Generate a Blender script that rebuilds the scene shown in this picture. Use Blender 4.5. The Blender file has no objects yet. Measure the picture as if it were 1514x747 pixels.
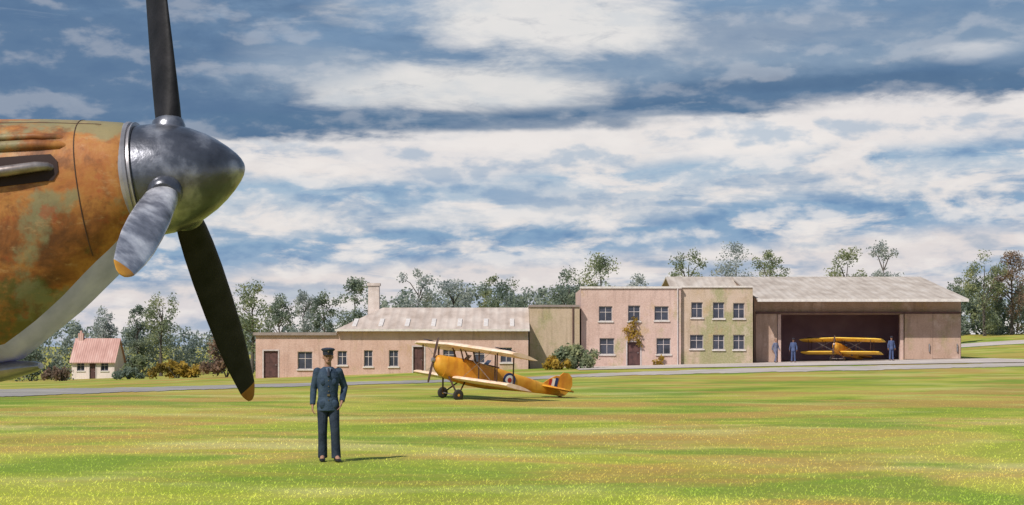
import bpy, bmesh, math, random
import numpy as np
from mathutils import Vector, Matrix
R=math.radians
SC=bpy.context.scene
COL=SC.collection
SC.view_settings.view_transform='Standard'
SC.view_settings.look='None'
SC.view_settings.exposure=0
EYE=1.83; F=2500.0
# ---------------------------------------------------------------- terrain
def sm(a,b,v):
    t=max(0.0,min(1.0,(v-a)/(b-a))); return t*t*(3-2*t)
def g(x,y):
    t=sm(45,125,y)*(1+0.5*max(0.0,min(y-125,90))/90)
    xx=70*math.tanh(x/70)
    s=.029-.007*math.tanh(xx/15)
    return t*s*xx+1.6*sm(130,230,y)*sm(35,60,x)
def at(px,py,Y): return Vector(((px-757)/F*Y, Y, EYE+(510-py)/F*Y))
def X(px,Y): return (px-757)/F*Y
def Z(py,Y): return EYE+(510-py)/F*Y
def gnd(px,py):
    y=15.0
    while y<400:
        if EYE+(510-py)/F*y<=g((px-757)/F*y,y): break
        y+=.25
    x=(px-757)/F*y
    return Vector((x,y,g(x,y)))
# ---------------------------------------------------------------- nodes
class N:
    def __init__(s,nt): s.nt=nt
    def new(s,t): return s.nt.nodes.new(t)
    def put(s,inp,v):
        if v is None: return
        if isinstance(v,bpy.types.NodeSocket): s.nt.links.new(v,inp)
        else: inp.default_value=v
    def m(s,op,a,b=None,c=None):
        n=s.new('ShaderNodeMath'); n.operation=op
        for i,v in enumerate((a,b,c)): s.put(n.inputs[i],v)
        return n.outputs[0]
    def mix(s,f,a,b,blend='MIX'):
        n=s.new('ShaderNodeMix'); n.data_type='RGBA'; n.blend_type=blend
        s.put(n.inputs[0],f)
        s.put(n.inputs[6],a if isinstance(a,bpy.types.NodeSocket) else (*a,1))
        s.put(n.inputs[7],b if isinstance(b,bpy.types.NodeSocket) else (*b,1))
        return n.outputs[2]
    def noise(s,vec,scale,detail=5,rough=.55,dist=0):
        n=s.new('ShaderNodeTexNoise'); s.put(n.inputs['Vector'],vec)
        n.inputs['Scale'].default_value=scale; n.inputs['Detail'].default_value=detail
        n.inputs['Roughness'].default_value=rough; n.inputs['Distortion'].default_value=dist
        return n.outputs['Fac']
    def comb(s,x,y,z):
        n=s.new('ShaderNodeCombineXYZ')
        for i,v in enumerate((x,y,z)): s.put(n.inputs[i],v)
        return n.outputs[0]
    def sep(s,v):
        n=s.new('ShaderNodeSeparateXYZ'); s.put(n.inputs[0],v); return n.outputs
    def ss(s,a,b,v,lo=0.,hi=1.):
        n=s.new('ShaderNodeMapRange'); n.interpolation_type='SMOOTHSTEP'
        s.put(n.inputs[0],v); n.inputs[1].default_value=a; n.inputs[2].default_value=b
        n.inputs[3].default_value=lo; n.inputs[4].default_value=hi
        return n.outputs[0]
    def ramp(s,f,stops):
        n=s.new('ShaderNodeValToRGB'); cr=n.color_ramp
        while len(cr.elements)<len(stops): cr.elements.new(.5)
        for e,(p,c) in zip(cr.elements,stops):
            e.position=p; e.color=(*c,1)
        s.put(n.inputs[0],f); return n.outputs[0]
    def mapping(s,vec,scale,loc=(0,0,0)):
        n=s.new('ShaderNodeMapping'); s.put(n.inputs['Vector'],vec)
        n.inputs['Scale'].default_value=scale; n.inputs['Location'].default_value=loc
        return n.outputs[0]
def newmat(name):
    m=bpy.data.materials.new(name); m.use_nodes=True
    nt=m.node_tree; k=N(nt); b=nt.nodes['Principled BSDF']
    return m,k,b
def mat(name,stops,scale=3,rough=.7,metal=0,bump=0,bscale=None,stretch=(1,1,1),detail=6,spec=.4,dirt=None,loc=(0,0,0),coat=0):
    m,k,b=newmat(name)
    tc=k.new('ShaderNodeTexCoord').outputs['Object']
    if isinstance(stops[0],float): stops=[(.3,tuple(c*.8 for c in stops)),(.7,tuple(c*1.15 for c in stops))]
    v=k.mapping(tc,stretch,loc)
    col=k.ramp(k.noise(v,scale,detail),stops)
    if dirt:
        col=k.mix(k.ss(.45,.7,k.noise(k.mapping(tc,(1.5,1.5,.25),(3,1,2)),2.2,6),0,.55),col,dirt)
    k.put(b.inputs['Base Color'],col)
    b.inputs['Roughness'].default_value=rough; b.inputs['Metallic'].default_value=metal
    b.inputs['Specular IOR Level'].default_value=spec
    if coat: b.inputs['Coat Weight'].default_value=coat; b.inputs['Coat Roughness'].default_value=.2
    if bump:
        bn=k.new('ShaderNodeBump'); bn.inputs['Strength'].default_value=bump; bn.inputs['Distance'].default_value=.05
        k.put(bn.inputs['Height'],k.noise(v,bscale or scale*6,6)); k.put(b.inputs['Normal'],bn.outputs[0])
    return m
M={}
m,k,b=newmat('camouflage_paint'); tc=k.new('ShaderNodeTexCoord').outputs['Object']
c=k.ramp(k.noise(k.mapping(tc,(1,1,1),(4.2,.3,1.9)),3.1,7,.62,.4),[(.33,(.13,.05,.02)),(.43,(.26,.095,.028)),(.52,(.40,.175,.045)),(.59,(.37,.135,.036)),(.67,(.19,.075,.025))])
xc,yc_,zc=k.sep(tc)
gm=k.m('ADD',k.noise(k.mapping(tc,(1,1,1),(0,2,5)),2.6,7,.6),k.m('MULTIPLY',k.ss(1.75,2.5,zc),-.11))
c=k.mix(k.ss(.47,.56,gm,0,.85),c,(.085,.10,.03))
tn=k.m('ADD',k.noise(k.mapping(tc,(1,1,1),(7,2,1)),2.6,6,.6),k.m('MULTIPLY',k.ss(2.95,3.2,zc),.14))
tn=k.m('ADD',tn,k.m('MULTIPLY',k.m('MULTIPLY',k.ss(2.65,2.85,xc),k.ss(2.9,3.12,zc)),.18))
c=k.mix(k.ss(.56,.66,tn,0,.75),c,(.21,.22,.12))
c=k.mix(k.ss(.55,.72,k.noise(k.mapping(tc,(.6,1,1.6)),9,6,.7),0,.55),c,(.50,.31,.15))
c=k.mix(k.ss(.54,.68,k.noise(k.mapping(tc,(1,1,1),(1,8,1)),6,7,.7),0,.55),c,(.11,.045,.02))
c=k.mix(k.ss(.56,.66,k.noise(k.mapping(tc,(1,1,1),(5,3,9)),4.,6,.65),0,.55),c,(.33,.06,.022))
k.put(b.inputs['Base Color'],c); b.inputs['Roughness'].default_value=.5; b.inputs['Specular IOR Level'].default_value=.35
bn=k.new('ShaderNodeBump'); bn.inputs['Strength'].default_value=.14; bn.inputs['Distance'].default_value=.05
k.put(bn.inputs['Height'],k.noise(tc,7,6)); k.put(b.inputs['Normal'],bn.outputs[0])
M['camo']=m
M['under']=mat('underside_grey',[(.3,(.38,.39,.74)),(.55,(.50,.50,.90)),(.75,(.58,.58,.94))],scale=6,rough=.7,dirt=(.28,.28,.5),spec=.08)
M['spin']=mat('spinner_steel',[(.32,(.045,.047,.060)),(.50,(.10,.105,.13)),(.60,(.24,.245,.28)),(.75,(.50,.50,.54))],scale=4.2,rough=.33,metal=.6,spec=.7,bump=.16,bscale=8,coat=.35)
M['ring']=mat('ring_metal',[(.3,(.20,.19,.20)),(.7,(.42,.40,.42))],scale=8,rough=.35,metal=.6)
M['blade']=mat('blade_black',[(.3,(.006,.006,.008)),(.7,(.020,.019,.023))],scale=7,rough=.6,spec=.2,bump=.08)
M['blade_lit']=mat('blade_sky_sheen_grey',[(.3,(.07,.07,.085)),(.46,(.22,.22,.26)),(.56,(.48,.48,.53)),(.7,(.76,.75,.78))],scale=5,rough=.3,metal=.3,spec=.7,bump=.10,coat=.4)  # pale greys paint the sky highlight onto the near blade
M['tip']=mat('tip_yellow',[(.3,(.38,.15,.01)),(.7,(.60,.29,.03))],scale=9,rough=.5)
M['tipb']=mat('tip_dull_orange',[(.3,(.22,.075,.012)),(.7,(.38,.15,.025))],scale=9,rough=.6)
M['exh']=mat('exhaust_metal',[(.3,(.17,.14,.135)),(.55,(.32,.28,.27)),(.75,(.55,.50,.48))],scale=12,rough=.4,metal=.6)
M['dark']=mat('recess_shade',(.03,.014,.012),rough=.8)  # near-black colour stands for the shade inside exhaust slot and cockpits
M['seam']=mat('seam_dark',(.07,.035,.02),rough=.7)
M['rubber']=mat('rubber',(.035,.03,.028),rough=.9)
M['glass']=mat('window_glass',[(.3,(.02,.022,.035)),(.7,(.07,.075,.11))],scale=1.3,rough=.12,spec=.6)
M['trim']=mat('white_trim',[(.3,(.52,.47,.45)),(.7,(.72,.67,.63))],scale=4,rough=.6)
M['frame']=mat('window_frame_paint',[(.3,(.42,.36,.36)),(.7,(.6,.54,.52))],scale=4,rough=.6)
M['doorp']=mat('door_paint',[(.3,(.06,.03,.03)),(.7,(.13,.06,.055))],scale=3,rough=.6)
M['yel']=mat('yellow_dope',[(.3,(.54,.20,.012)),(.55,(.68,.32,.03)),(.75,(.74,.42,.06))],scale=2.2,rough=.5,bump=.05,dirt=(.40,.12,.02))
M['wingy']=mat('wing_fabric',[(.3,(.66,.44,.28)),(.5,(.76,.58,.43)),(.75,(.80,.66,.57))],scale=1.8,rough=.6,dirt=(.52,.30,.20))
M['wingb']=mat('bright_wing_fabric',[(.3,(.72,.40,.03)),(.7,(.82,.55,.10))],scale=1.8,rough=.55)
M['wood']=mat('dark_wood',[(.3,(.03,.015,.012)),(.7,(.09,.04,.028))],scale=6,rough=.45)
M['blue']=mat('emblem_blue',(.015,.03,.12),rough=.5)
M['white']=mat('emblem_white',(.72,.70,.66),rough=.5)
M['red']=mat('emblem_red',(.42,.03,.02),rough=.5)
M['bark']=mat('bark',[(.3,(.06,.052,.048)),(.7,(.13,.11,.095))],scale=8,rough=.9,bump=.4)
m,k,b=newmat('track_concrete'); gp=k.new('ShaderNodeNewGeometry').outputs['Position']
c=k.ramp(k.noise(gp,.35,8),[(.3,(.20,.185,.175)),(.5,(.275,.25,.24)),(.7,(.35,.32,.30))])
c=k.mix(k.ss(-2,8,k.sep(gp)[0],0,.85),c,k.ramp(k.noise(gp,.5,8),[(.3,(.34,.285,.255)),(.5,(.44,.38,.345)),(.7,(.53,.47,.43))]))
c=k.mix(k.ss(.52,.68,k.noise(k.mapping(gp,(.3,1,1)),.8,7,.65),0,.65),c,(.24,.24,.09))
k.put(b.inputs['Base Color'],c); b.inputs['Roughness'].default_value=.9
M['track']=m
M['conc']=mat('concrete',[(.3,(.38,.32,.29)),(.5,(.49,.425,.39)),(.7,(.58,.52,.48))],scale=.35,rough=.85,bump=.1,detail=8,dirt=(.34,.29,.24))
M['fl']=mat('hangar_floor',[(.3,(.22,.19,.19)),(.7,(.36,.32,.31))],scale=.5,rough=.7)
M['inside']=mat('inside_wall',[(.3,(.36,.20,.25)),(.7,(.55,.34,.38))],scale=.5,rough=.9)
def wallmat(name,base,alt,green,gth,loc=(0,0,0),ochre=.56):
    m,k,b=newmat(name)
    tc=k.new('ShaderNodeTexCoord').outputs['Object']
    v=k.mapping(tc,(1,1,1),loc)
    c=k.mix(k.ss(.35,.65,k.noise(v,.9,6)),base,alt)
    c=k.mix(k.ss(gth,gth+.11,k.noise(k.mapping(tc,(1,1,.7),loc),.26,8,.68),0,.75),c,green)
    c=k.mix(k.ss(ochre,ochre+.12,k.noise(k.mapping(tc,(1,1,.8),(loc[0]+5,loc[1],loc[2]+3)),.55,8,.7),0,.55),c,(.40,.27,.10))
    c=k.mix(k.ss(.55,.7,k.noise(k.mapping(tc,(1,1,.8),(loc[0]+9,loc[1],loc[2]+1)),.8,8,.72),0,.5),c,(.66,.52,.47))
    st=k.noise(k.mapping(tc,(2.2,2.2,.22),loc),1.6,6)
    c=k.mix(k.ss(.48,.76,st,0,.6),c,tuple(x*.6 for x in alt))
    fine=k.noise(v,9,4)
    c=k.mix(k.ss(.3,.7,fine,.0,.3),c,tuple(min(1,x*1.4) for x in base))
    k.put(b.inputs['Base Color'],c); b.inputs['Roughness'].default_value=.9; b.inputs['Specular IOR Level'].default_value=.2
    bn=k.new('ShaderNodeBump'); bn.inputs['Strength'].default_value=.3; bn.inputs['Distance'].default_value=.05
    k.put(bn.inputs['Height'],fine); k.put(b.inputs['Normal'],bn.outputs[0])
    return m
M['w_low']=wallmat('pink_render',(.55,.38,.325),(.47,.305,.25),(.30,.28,.12),.55,(4,0,2))
M['w_off']=wallmat('pink_camouflage',(.55,.40,.35),(.48,.335,.285),(.26,.27,.10),.54,(1,0,7))
M['w_offg']=wallmat('green_camouflage',(.49,.38,.30),(.43,.325,.23),(.21,.245,.085),.48,(9,2,3))
M['w_link']=wallmat('tan_render',(.46,.355,.265),(.39,.30,.205),(.25,.25,.11),.52,(2,2,0))
M['w_hang']=wallmat('pink_tan_hangar_paint',(.42,.295,.235),(.36,.245,.185),(.27,.235,.11),.54,(6,1,1))
M['w_cot']=wallmat('cottage_render',(.70,.60,.57),(.64,.53,.50),(.50,.43,.36),.68,(0,0,0),.66)
def roofmat(name,c1,c2,c3,period,ax='X',bs=.5):
    m,k,b=newmat(name)
    tc=k.new('ShaderNodeTexCoord').outputs['Object']
    c=k.ramp(k.noise(k.mapping(tc,(1,.35,.35)),1.1,7),[(.3,c1),(.5,c2),(.72,c3)])
    w=k.new('ShaderNodeTexWave'); w.wave_type='BANDS'; w.bands_direction=ax
    k.put(w.inputs['Vector'],tc); w.inputs['Scale'].default_value=period; w.inputs['Distortion'].default_value=.3
    c=k.mix(k.ss(.55,1.,w.outputs['Fac'],0,.2),c,tuple(x*.5 for x in c2))
    k.put(b.inputs['Base Color'],c); b.inputs['Roughness'].default_value=.8
    bn=k.new('ShaderNodeBump'); bn.inputs['Strength'].default_value=bs; bn.inputs['Distance'].default_value=.06
    k.put(bn.inputs['Height'],w.outputs['Fac']); k.put(b.inputs['Normal'],bn.outputs[0])
    return m
M['roof']=roofmat('pale_sheet_roof',(.34,.28,.235),(.46,.395,.34),(.56,.50,.45),.55,'X',.2)
M['roofl']=roofmat('pale_pink_roof',(.38,.30,.25),(.50,.41,.355),(.60,.52,.46),.5,'X',.3)
M['tile']=roofmat('pale_red_tile_roof',(.38,.20,.17),(.50,.29,.25),(.60,.42,.37),1.2)
M['flat']=mat('flat_roof_felt',(.27,.22,.2),rough=.9)
def leafmat(name,dk,md,lt,scale=.55):
    m=bpy.data.materials.new(name); m.use_nodes=True; nt=m.node_tree; k=N(nt); nt.nodes.remove(nt.nodes['Principled BSDF'])
    gp=k.new('ShaderNodeNewGeometry').outputs['Position']
    c=k.ramp(k.noise(gp,scale,5,.65),[(.34,dk),(.5,md),(.66,lt)])
    df=k.new('ShaderNodeBsdfDiffuse'); tl=k.new('ShaderNodeBsdfTranslucent'); ad=k.new('ShaderNodeAddShader')
    k.put(df.inputs['Color'],c); k.put(tl.inputs['Color'],k.mix(.2,c,(.16,.18,.10)))
    nt.links.new(df.outputs[0],ad.inputs[0]); nt.links.new(tl.outputs[0],ad.inputs[1]); nt.links.new(ad.outputs[0],nt.nodes['Material Output'].inputs['Surface'])
    return m
M['lf_dark']=leafmat('dark_leaves',(.062,.082,.076),(.11,.134,.108),(.17,.185,.125))  # aerial haze is paled into the dark, green and grey leaf colours
M['lf_mid']=leafmat('green_leaves',(.068,.090,.068),(.135,.155,.095),(.215,.215,.11))
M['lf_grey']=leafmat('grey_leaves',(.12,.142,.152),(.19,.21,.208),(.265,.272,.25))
M['lf_gold']=leafmat('golden_leaves',(.08,.06,.018),(.19,.13,.028),(.30,.20,.04))
M['lf_rust']=leafmat('rust_leaves',(.075,.06,.05),(.145,.095,.072),(.20,.15,.085))
# ---------------------------------------------------------------- mesh builder
class MB:
    def __init__(s,Mx=None): s.v=[]; s.f=[]; s.M=Mx
    def add(s,vs,fs):
        o=len(s.v); s.v+= [Vector(p) for p in vs]; s.f+=[tuple(i+o for i in f) for f in fs]; return s
    def box(s,x0,x1,y0,y1,z0,z1):
        return s.add([(x0,y0,z0),(x1,y0,z0),(x1,y1,z0),(x0,y1,z0),(x0,y0,z1),(x1,y0,z1),(x1,y1,z1),(x0,y1,z1)],
          [(3,2,1,0),(4,5,6,7),(0,1,5,4),(1,2,6,5),(2,3,7,6),(3,0,4,7)])
    def quad(s,*p): return s.add(p,[tuple(range(len(p)))])
    def loft(s,rings,caps=True,closed=True):
        n=len(rings[0]); vs=[p for r in rings for p in r]; fs=[]
        for i in range(len(rings)-1):
            for j in range(n if closed else n-1):
                k=(j+1)%n; fs.append((i*n+j,i*n+k,(i+1)*n+k,(i+1)*n+j))
        if caps: fs.append(tuple(range(n))[::-1]); fs.append(tuple((len(rings)-1)*n+j for j in range(n)))
        return s.add(vs,fs)
    def path(s,pts,rad,seg=10,caps=True):
        pts=[Vector(p) for p in pts]; rings=[]
        if not isinstance(rad,(list,tuple)): rad=[rad]*len(pts)
        ref=None
        for i,p in enumerate(pts):
            d=(pts[min(i+1,len(pts)-1)]-pts[max(i-1,0)]).normalized()
            if ref is None: ref=Vector((0,0,1)) if abs(d.z)<.9 else Vector((1,0,0))
            a=d.cross(ref).normalized(); b=d.cross(a).normalized()
            rings.append([p+rad[i]*(a*math.cos(t)+b*math.sin(t)) for t in [2*math.pi*j/seg for j in range(seg)]])
        return s.loft(rings,caps)
    def tube(s,p0,p1,r0,r1=None,seg=10): return s.path([p0,p1],[r0,r0 if r1 is None else r1],seg)
    def lathe(s,prof,o,ax,seg=32,caps=True):
        ax=Vector(ax).normalized(); ref=Vector((0,0,1)) if abs(ax.z)<.9 else Vector((1,0,0))
        a=ax.cross(ref).normalized(); b=ax.cross(a).normalized(); o=Vector(o)
        return s.loft([[o+ax*t+max(r,.0005)*(a*math.cos(q)+b*math.sin(q)) for q in [2*math.pi*j/seg for j in range(seg)]] for t,r in prof],caps)
    def cap(s,p0,r0,p1,r1,seg=14):
        p0=Vector(p0);p1=Vector(p1);L=(p1-p0).length
        pr=[(-r0*math.cos(q),r0*math.sin(q)) for q in [i*math.pi/10 for i in range(0,6)]]
        pr+=[(L+r1*math.sin(q),r1*math.cos(q)) for q in [i*math.pi/10 for i in range(0,6)]]
        return s.lathe(pr,p0,(p1-p0),seg)
    def ell(s,c,rx,ry,rz,seg=20,nr=12):
        c=Vector(c)
        return s.loft([[c+Vector((rx*math.sin(t)*math.cos(q),ry*math.sin(t)*math.sin(q),-rz*math.cos(t))) for q in [2*math.pi*j/seg for j in range(seg)]] for t in [max(.02,min(math.pi-.02,i*math.pi/nr)) for i in range(nr+1)]])
    def eloft(s,secs,seg=24):
        return s.loft([[Vector((cx+rx*math.cos(q),cy+ry*math.sin(q),z)) for q in [2*math.pi*j/seg for j in range(seg)]] for (cx,cy,z,rx,ry) in secs])
    def mesh(s,name,off=Vector((0,0,0)),recalc=True):
        me=bpy.data.meshes.new(name)
        vs=[(s.M@p if s.M else p)-off for p in s.v]
        me.from_pydata(vs,[],s.f)
        if recalc:
            bm=bmesh.new(); bm.from_mesh(me); bmesh.ops.recalc_face_normals(bm,faces=bm.faces); bm.to_mesh(me); bm.free()
        return me
    def build(s,name,m,parent=None,smooth=True,loc=None,recalc=True,ang=38):
        root=parent
        while root is not None and root.parent is not None: root=root.parent
        off=Vector(root.location) if root is not None else Vector(loc or (0,0,0))
        me=s.mesh(name,off,recalc)
        return link(name,me,m,parent,None if parent else off,smooth,ang)
def link(name,me,m,parent=None,loc=None,smooth=True,ang=38):
    me.materials.clear(); me.materials.append(m)
    if smooth:
        me.polygons.foreach_set('use_smooth',[True]*len(me.polygons))
        me.set_sharp_from_angle(angle=R(ang))
    o=bpy.data.objects.new(name,me); COL.objects.link(o)
    if parent: o.parent=parent
    elif loc is not None: o.location=loc
    return o
def tag(o,label,cat,group=None,kind=None):
    o['label']=label; o['category']=cat
    if group: o['group']=group
    if kind: o['kind']=kind
    return o
def thing(name,loc,label,cat,group=None):
    o=bpy.data.objects.new(name,None); COL.objects.link(o); o.location=loc; o.empty_display_size=.3
    return tag(o,label,cat,group)
def copy_tree(o,parent=None):
    c=o.copy(); COL.objects.link(c); c.parent=parent
    for ch in list(o.children): copy_tree(ch,c)
    return c
def remesh(mb,voxel,it=3,off=Vector((0,0,0))):
    me=mb.mesh('tmp',off); o=bpy.data.objects.new('tmp',me); COL.objects.link(o)
    r=o.modifiers.new('r','REMESH'); r.mode='VOXEL'; r.voxel_size=voxel
    if it:
        q=o.modifiers.new('s','SMOOTH'); q.iterations=it; q.factor=.5
    dg=bpy.context.evaluated_depsgraph_get(); dg.update()
    nm=bpy.data.meshes.new_from_object(o.evaluated_get(dg))
    bpy.data.objects.remove(o); return nm
# ---------------------------------------------------------------- camera, sun, sky
cam=bpy.data.cameras.new('camera'); co=bpy.data.objects.new('camera',cam); COL.objects.link(co)
co.location=(0,0,EYE); co.rotation_euler=(R(90),0,0)
cam.sensor_width=36; cam.lens=36*F/1514; cam.shift_y=136.5/1514; cam.clip_end=8000; cam.clip_start=.1
SC.camera=co
S=Vector((-.48,-.58,.80)).normalized()
sl=bpy.data.lights.new('sun','SUN'); so=bpy.data.objects.new('sun',sl); COL.objects.link(so)
sl.energy=4.6; sl.angle=R(.6); sl.color=(1,.94,.86); so.rotation_euler=S.to_track_quat('Z','Y').to_euler(); so.location=(-20,-20,40)
W=bpy.data.worlds.new('World'); SC.world=W; W.use_nodes=True
nt=W.node_tree; k=N(nt); bg=nt.nodes['Background']
sky=k.new('ShaderNodeTexSky'); sky.sky_type='NISHITA'; sky.sun_disc=False
sky.sun_elevation=math.asin(S.z); sky.sun_rotation=math.atan2(S.x,S.y)
d=k.new('ShaderNodeTexCoord').outputs['Generated']
x,y,z=k.sep(d)
h=k.m('SQRT',k.m('ADD',k.m('MULTIPLY',x,x),k.m('ADD',k.m('MULTIPLY',y,y),1e-5)))
V=k.m('MULTIPLY',k.m('DIVIDE',z,h),2.5)
U=k.m('MULTIPLY',k.m('ARCTAN2',x,y),2.5)
def P(su,sv,w=0.,dv=0.): return k.comb(k.m('MULTIPLY',U,su),k.m('MULTIPLY',k.m('ADD',V,dv),sv),w)
n1=k.noise(P(1,2.6,.3),3.2,6,.6,.3)
n2=k.noise(P(1,3.4,4.),5.5,7,.62,.3)
n3=k.noise(P(1,3.4,9.),12,6,.66,.3)
n4=k.noise(P(1,7.0,13.),3.4,7,.62,.5)
rel=k.m('SUBTRACT',k.noise(P(1,2.2,21.,-.011),8.5,6,.54,.1),k.noise(P(1,2.2,21.,.011),8.5,6,.54,.1))
n0=k.m('SUBTRACT',n1,.5); n2c=k.m('SUBTRACT',n2,.5)
Vs=k.m('ADD',V,k.m('ADD',k.m('MULTIPLY',n0,.10),k.m('MULTIPLY',n2c,.06)))
Vs=k.m('SUBTRACT',Vs,k.m('MULTIPLY',U,.05))
c=k.ramp(k.m('DIVIDE',Vs,.6),[(p/.6,q) for p,q in [
 (.0,(.52,.59,.68)),(.06,(.72,.68,.70)),(.110,(.76,.70,.69)),(.138,(.30,.42,.58)),(.172,(.25,.39,.56)),(.20,(.66,.67,.70)),
 (.245,(.36,.49,.63)),(.275,(.79,.74,.72)),(.318,(.80,.77,.76)),(.334,(.085,.165,.29)),(.362,(.11,.195,.325)),(.40,(.25,.34,.46)),(.45,(.165,.265,.41)),(.53,(.23,.345,.50))]])
low=k.m('SUBTRACT',1.,k.ss(.30,.335,Vs)); hi=k.m('SUBTRACT',1.,low)
c=k.mix(k.m('MULTIPLY',k.ss(.50,.64,n4,0,.7),low),c,(.22,.36,.54))
c=k.mix(k.m('MULTIPLY',k.ss(.49,.62,n2,0,.9),low),c,(.84,.78,.75))
c=k.mix(k.m('MULTIPLY',k.ss(.55,.74,n3,0,.4),low),c,(.35,.46,.60))
def blob(px,py,a,b,warp=1.4):
    du=k.m('DIVIDE',k.m('SUBTRACT',U,(px-757)/1000),a/1000); dv=k.m('DIVIDE',k.m('SUBTRACT',V,(510-py)/1000),b/1000)
    dd=k.m('SQRT',k.m('ADD',k.m('MULTIPLY',du,du),k.m('MULTIPLY',dv,dv)))
    dd=k.m('ADD',dd,k.m('MULTIPLY',n2c,warp)); dd=k.m('ADD',dd,k.m('MULTIPLY',n0,warp))
    return k.ss(1.1,.4,dd)
for (px,py,a_,b_,f_,cl_) in [(60,80,470,190,.95,(.105,.185,.315)),(1080,55,330,45,.5,(.38,.43,.51)),(800,25,270,80,.97,(.80,.78,.76)),(690,128,260,44,.97,(.78,.76,.74)),(460,95,130,40,.5,(.40,.47,.56)),
    (1430,90,90,20,.6,(.66,.67,.70)),(1320,185,280,46,.97,(.83,.78,.76)),(1100,205,160,38,.97,(.88,.83,.80)),(620,235,210,42,.9,(.83,.78,.76)),(860,225,150,34,.8,(.83,.79,.77)),(1250,130,340,15,.75,(.085,.16,.28)),(640,182,400,16,.75,(.09,.175,.30)),(1000,165,260,10,.6,(.10,.19,.32)),(820,345,300,14,.6,(.21,.35,.53))]:
    c=k.mix(k.m('MULTIPLY',blob(px,py,a_,b_),f_),c,cl_)
c=k.mix(k.m('MULTIPLY',k.ss(.58,.74,n4,0,.35),hi),c,(.44,.50,.58))
c=k.mix(k.m('MULTIPLY',k.ss(.52,.72,n3,0,.25),hi),c,(.09,.17,.30))
rf=k.m('MULTIPLY_ADD',low,.7,.3)
c=k.mix(k.m('MULTIPLY',k.ss(.0,.17,rel,0,.8),rf),c,k.mix(1.,c,(.52,.66,.82),'MULTIPLY'))
c=k.mix(k.m('MULTIPLY',k.ss(.0,-.17,rel,0,.7),rf),c,(.88,.83,.80))
nis=k.new('ShaderNodeVectorMath'); nis.operation='SCALE'; nt.links.new(sky.outputs[0],nis.inputs[0]); nis.inputs[3].default_value=.09
c=k.mix(k.ss(.55,1.5,V,.05,.6),c,nis.outputs[0])
nt.links.new(c,bg.inputs['Color']); bg.inputs['Strength'].default_value=1.0
# ---------------------------------------------------------------- ground
def grasscol(k):
    gp=k.new('ShaderNodeNewGeometry').outputs['Position']
    a=k.noise(k.mapping(gp,(.10,.10,0),(3.3,1.7,0)),1.,4,.55,.8)
    c=k.ramp(a,[(.32,(.15,.22,.025)),(.42,(.25,.295,.036)),(.50,(.36,.35,.065)),(.56,(.38,.27,.075)),(.63,(.33,.335,.05)),(.72,(.17,.245,.032))])
    b2=k.noise(k.mapping(gp,(.13,.22,0)),1.,5,.58)
    c=k.mix(k.ss(.48,.68,b2,0,.7),c,(.46,.43,.17))
    c=k.mix(k.ss(.49,.62,k.noise(k.mapping(gp,(.12,.16,0),(9,4,0)),1.,5,.58,.5),0,.8),c,(.14,.225,.026))
    c=k.mix(k.ss(.50,.62,k.noise(k.mapping(gp,(.10,.13,0),(2,14,0)),1.,5,.58,.5),0,.8),c,(.36,.225,.065))
    c=k.mix(k.ss(.56,.70,k.noise(k.mapping(gp,(.10,.15,0),(21,3,0)),1.,5,.6,.5),0,.55),c,(.22,.18,.045))
    f=k.noise(k.mapping(gp,(1,1.2,.2)),2.4,7,.72)
    c=k.mix(k.ss(.45,.8,f,0,.3),c,(.16,.195,.032))
    c=k.mix(k.ss(.5,.25,f,0,.3),c,(.46,.45,.15))
    return c
mg,k2,b=newmat('grass_ground'); k2.put(b.inputs['Base Color'],grasscol(k2)); b.inputs['Roughness'].default_value=.95; b.inputs['Specular IOR Level'].default_value=.1
gp=k2.new('ShaderNodeNewGeometry').outputs['Position']
bn=k2.new('ShaderNodeBump'); bn.inputs['Strength'].default_value=.3; bn.inputs['Distance'].default_value=.08
k2.put(bn.inputs['Height'],k2.noise(gp,2.2,7,.7)); k2.put(b.inputs['Normal'],bn.outputs[0])
mgb=bpy.data.materials.new('grass_blades'); mgb.use_nodes=True; nt2=mgb.node_tree; k2=N(nt2)
nt2.nodes.remove(nt2.nodes['Principled BSDF'])
gc=k2.mix(1.,k2.mix(.2,grasscol(k2),(.38,.40,.08)),(1.5,1.5,1.5),'MULTIPLY')
df=k2.new('ShaderNodeBsdfDiffuse'); tl=k2.new('ShaderNodeBsdfTranslucent'); ad=k2.new('ShaderNodeAddShader')
k2.put(df.inputs['Color'],gc); k2.put(tl.inputs['Color'],gc)
nt2.links.new(df.outputs[0],ad.inputs[0]); nt2.links.new(tl.outputs[0],ad.inputs[1]); nt2.links.new(ad.outputs[0],nt2.nodes['Material Output'].inputs['Surface'])
xs=[-3000,-1200,-500,-260,-160,-120]+[-90+2*i for i in range(91)]+[120,160,260,500,1200,3000]
ys=[-300,-60,-10]+[10+2*i for i in range(126)]+[280,340,450,700,1200,2500,5000]
mb=MB(); nx=len(xs)
mb.v=[Vector((a,bb,g(a,bb))) for bb in ys for a in xs]
mb.f=[(j*nx+i,j*nx+i+1,(j+1)*nx+i+1,(j+1)*nx+i) for j in range(len(ys)-1) for i in range(nx-1)]
o=mb.build('grass_field',mg); tag(o,'flat airfield of green and ochre grass','ground',kind='structure')
rs=np.random.RandomState(3)
nb=100000
yy=17.5+(70-17.5)*rs.rand(nb)**2.2
xx=(rs.rand(nb)*2-1)*(.36*yy+1.)
cl=rs.rand(nb)
hgt=(.012+.03*cl**3)*np.clip((72-yy)/35,.05,1); ang=rs.rand(nb)*6.283; w=.004+.006*rs.rand(nb)
lean=(rs.rand(nb,2)-.5)*.08
ca,sa=np.cos(ang)*w,np.sin(ang)*w
zz=np.array([g(a,bb2) for a,bb2 in zip(xx,yy)])
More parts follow.
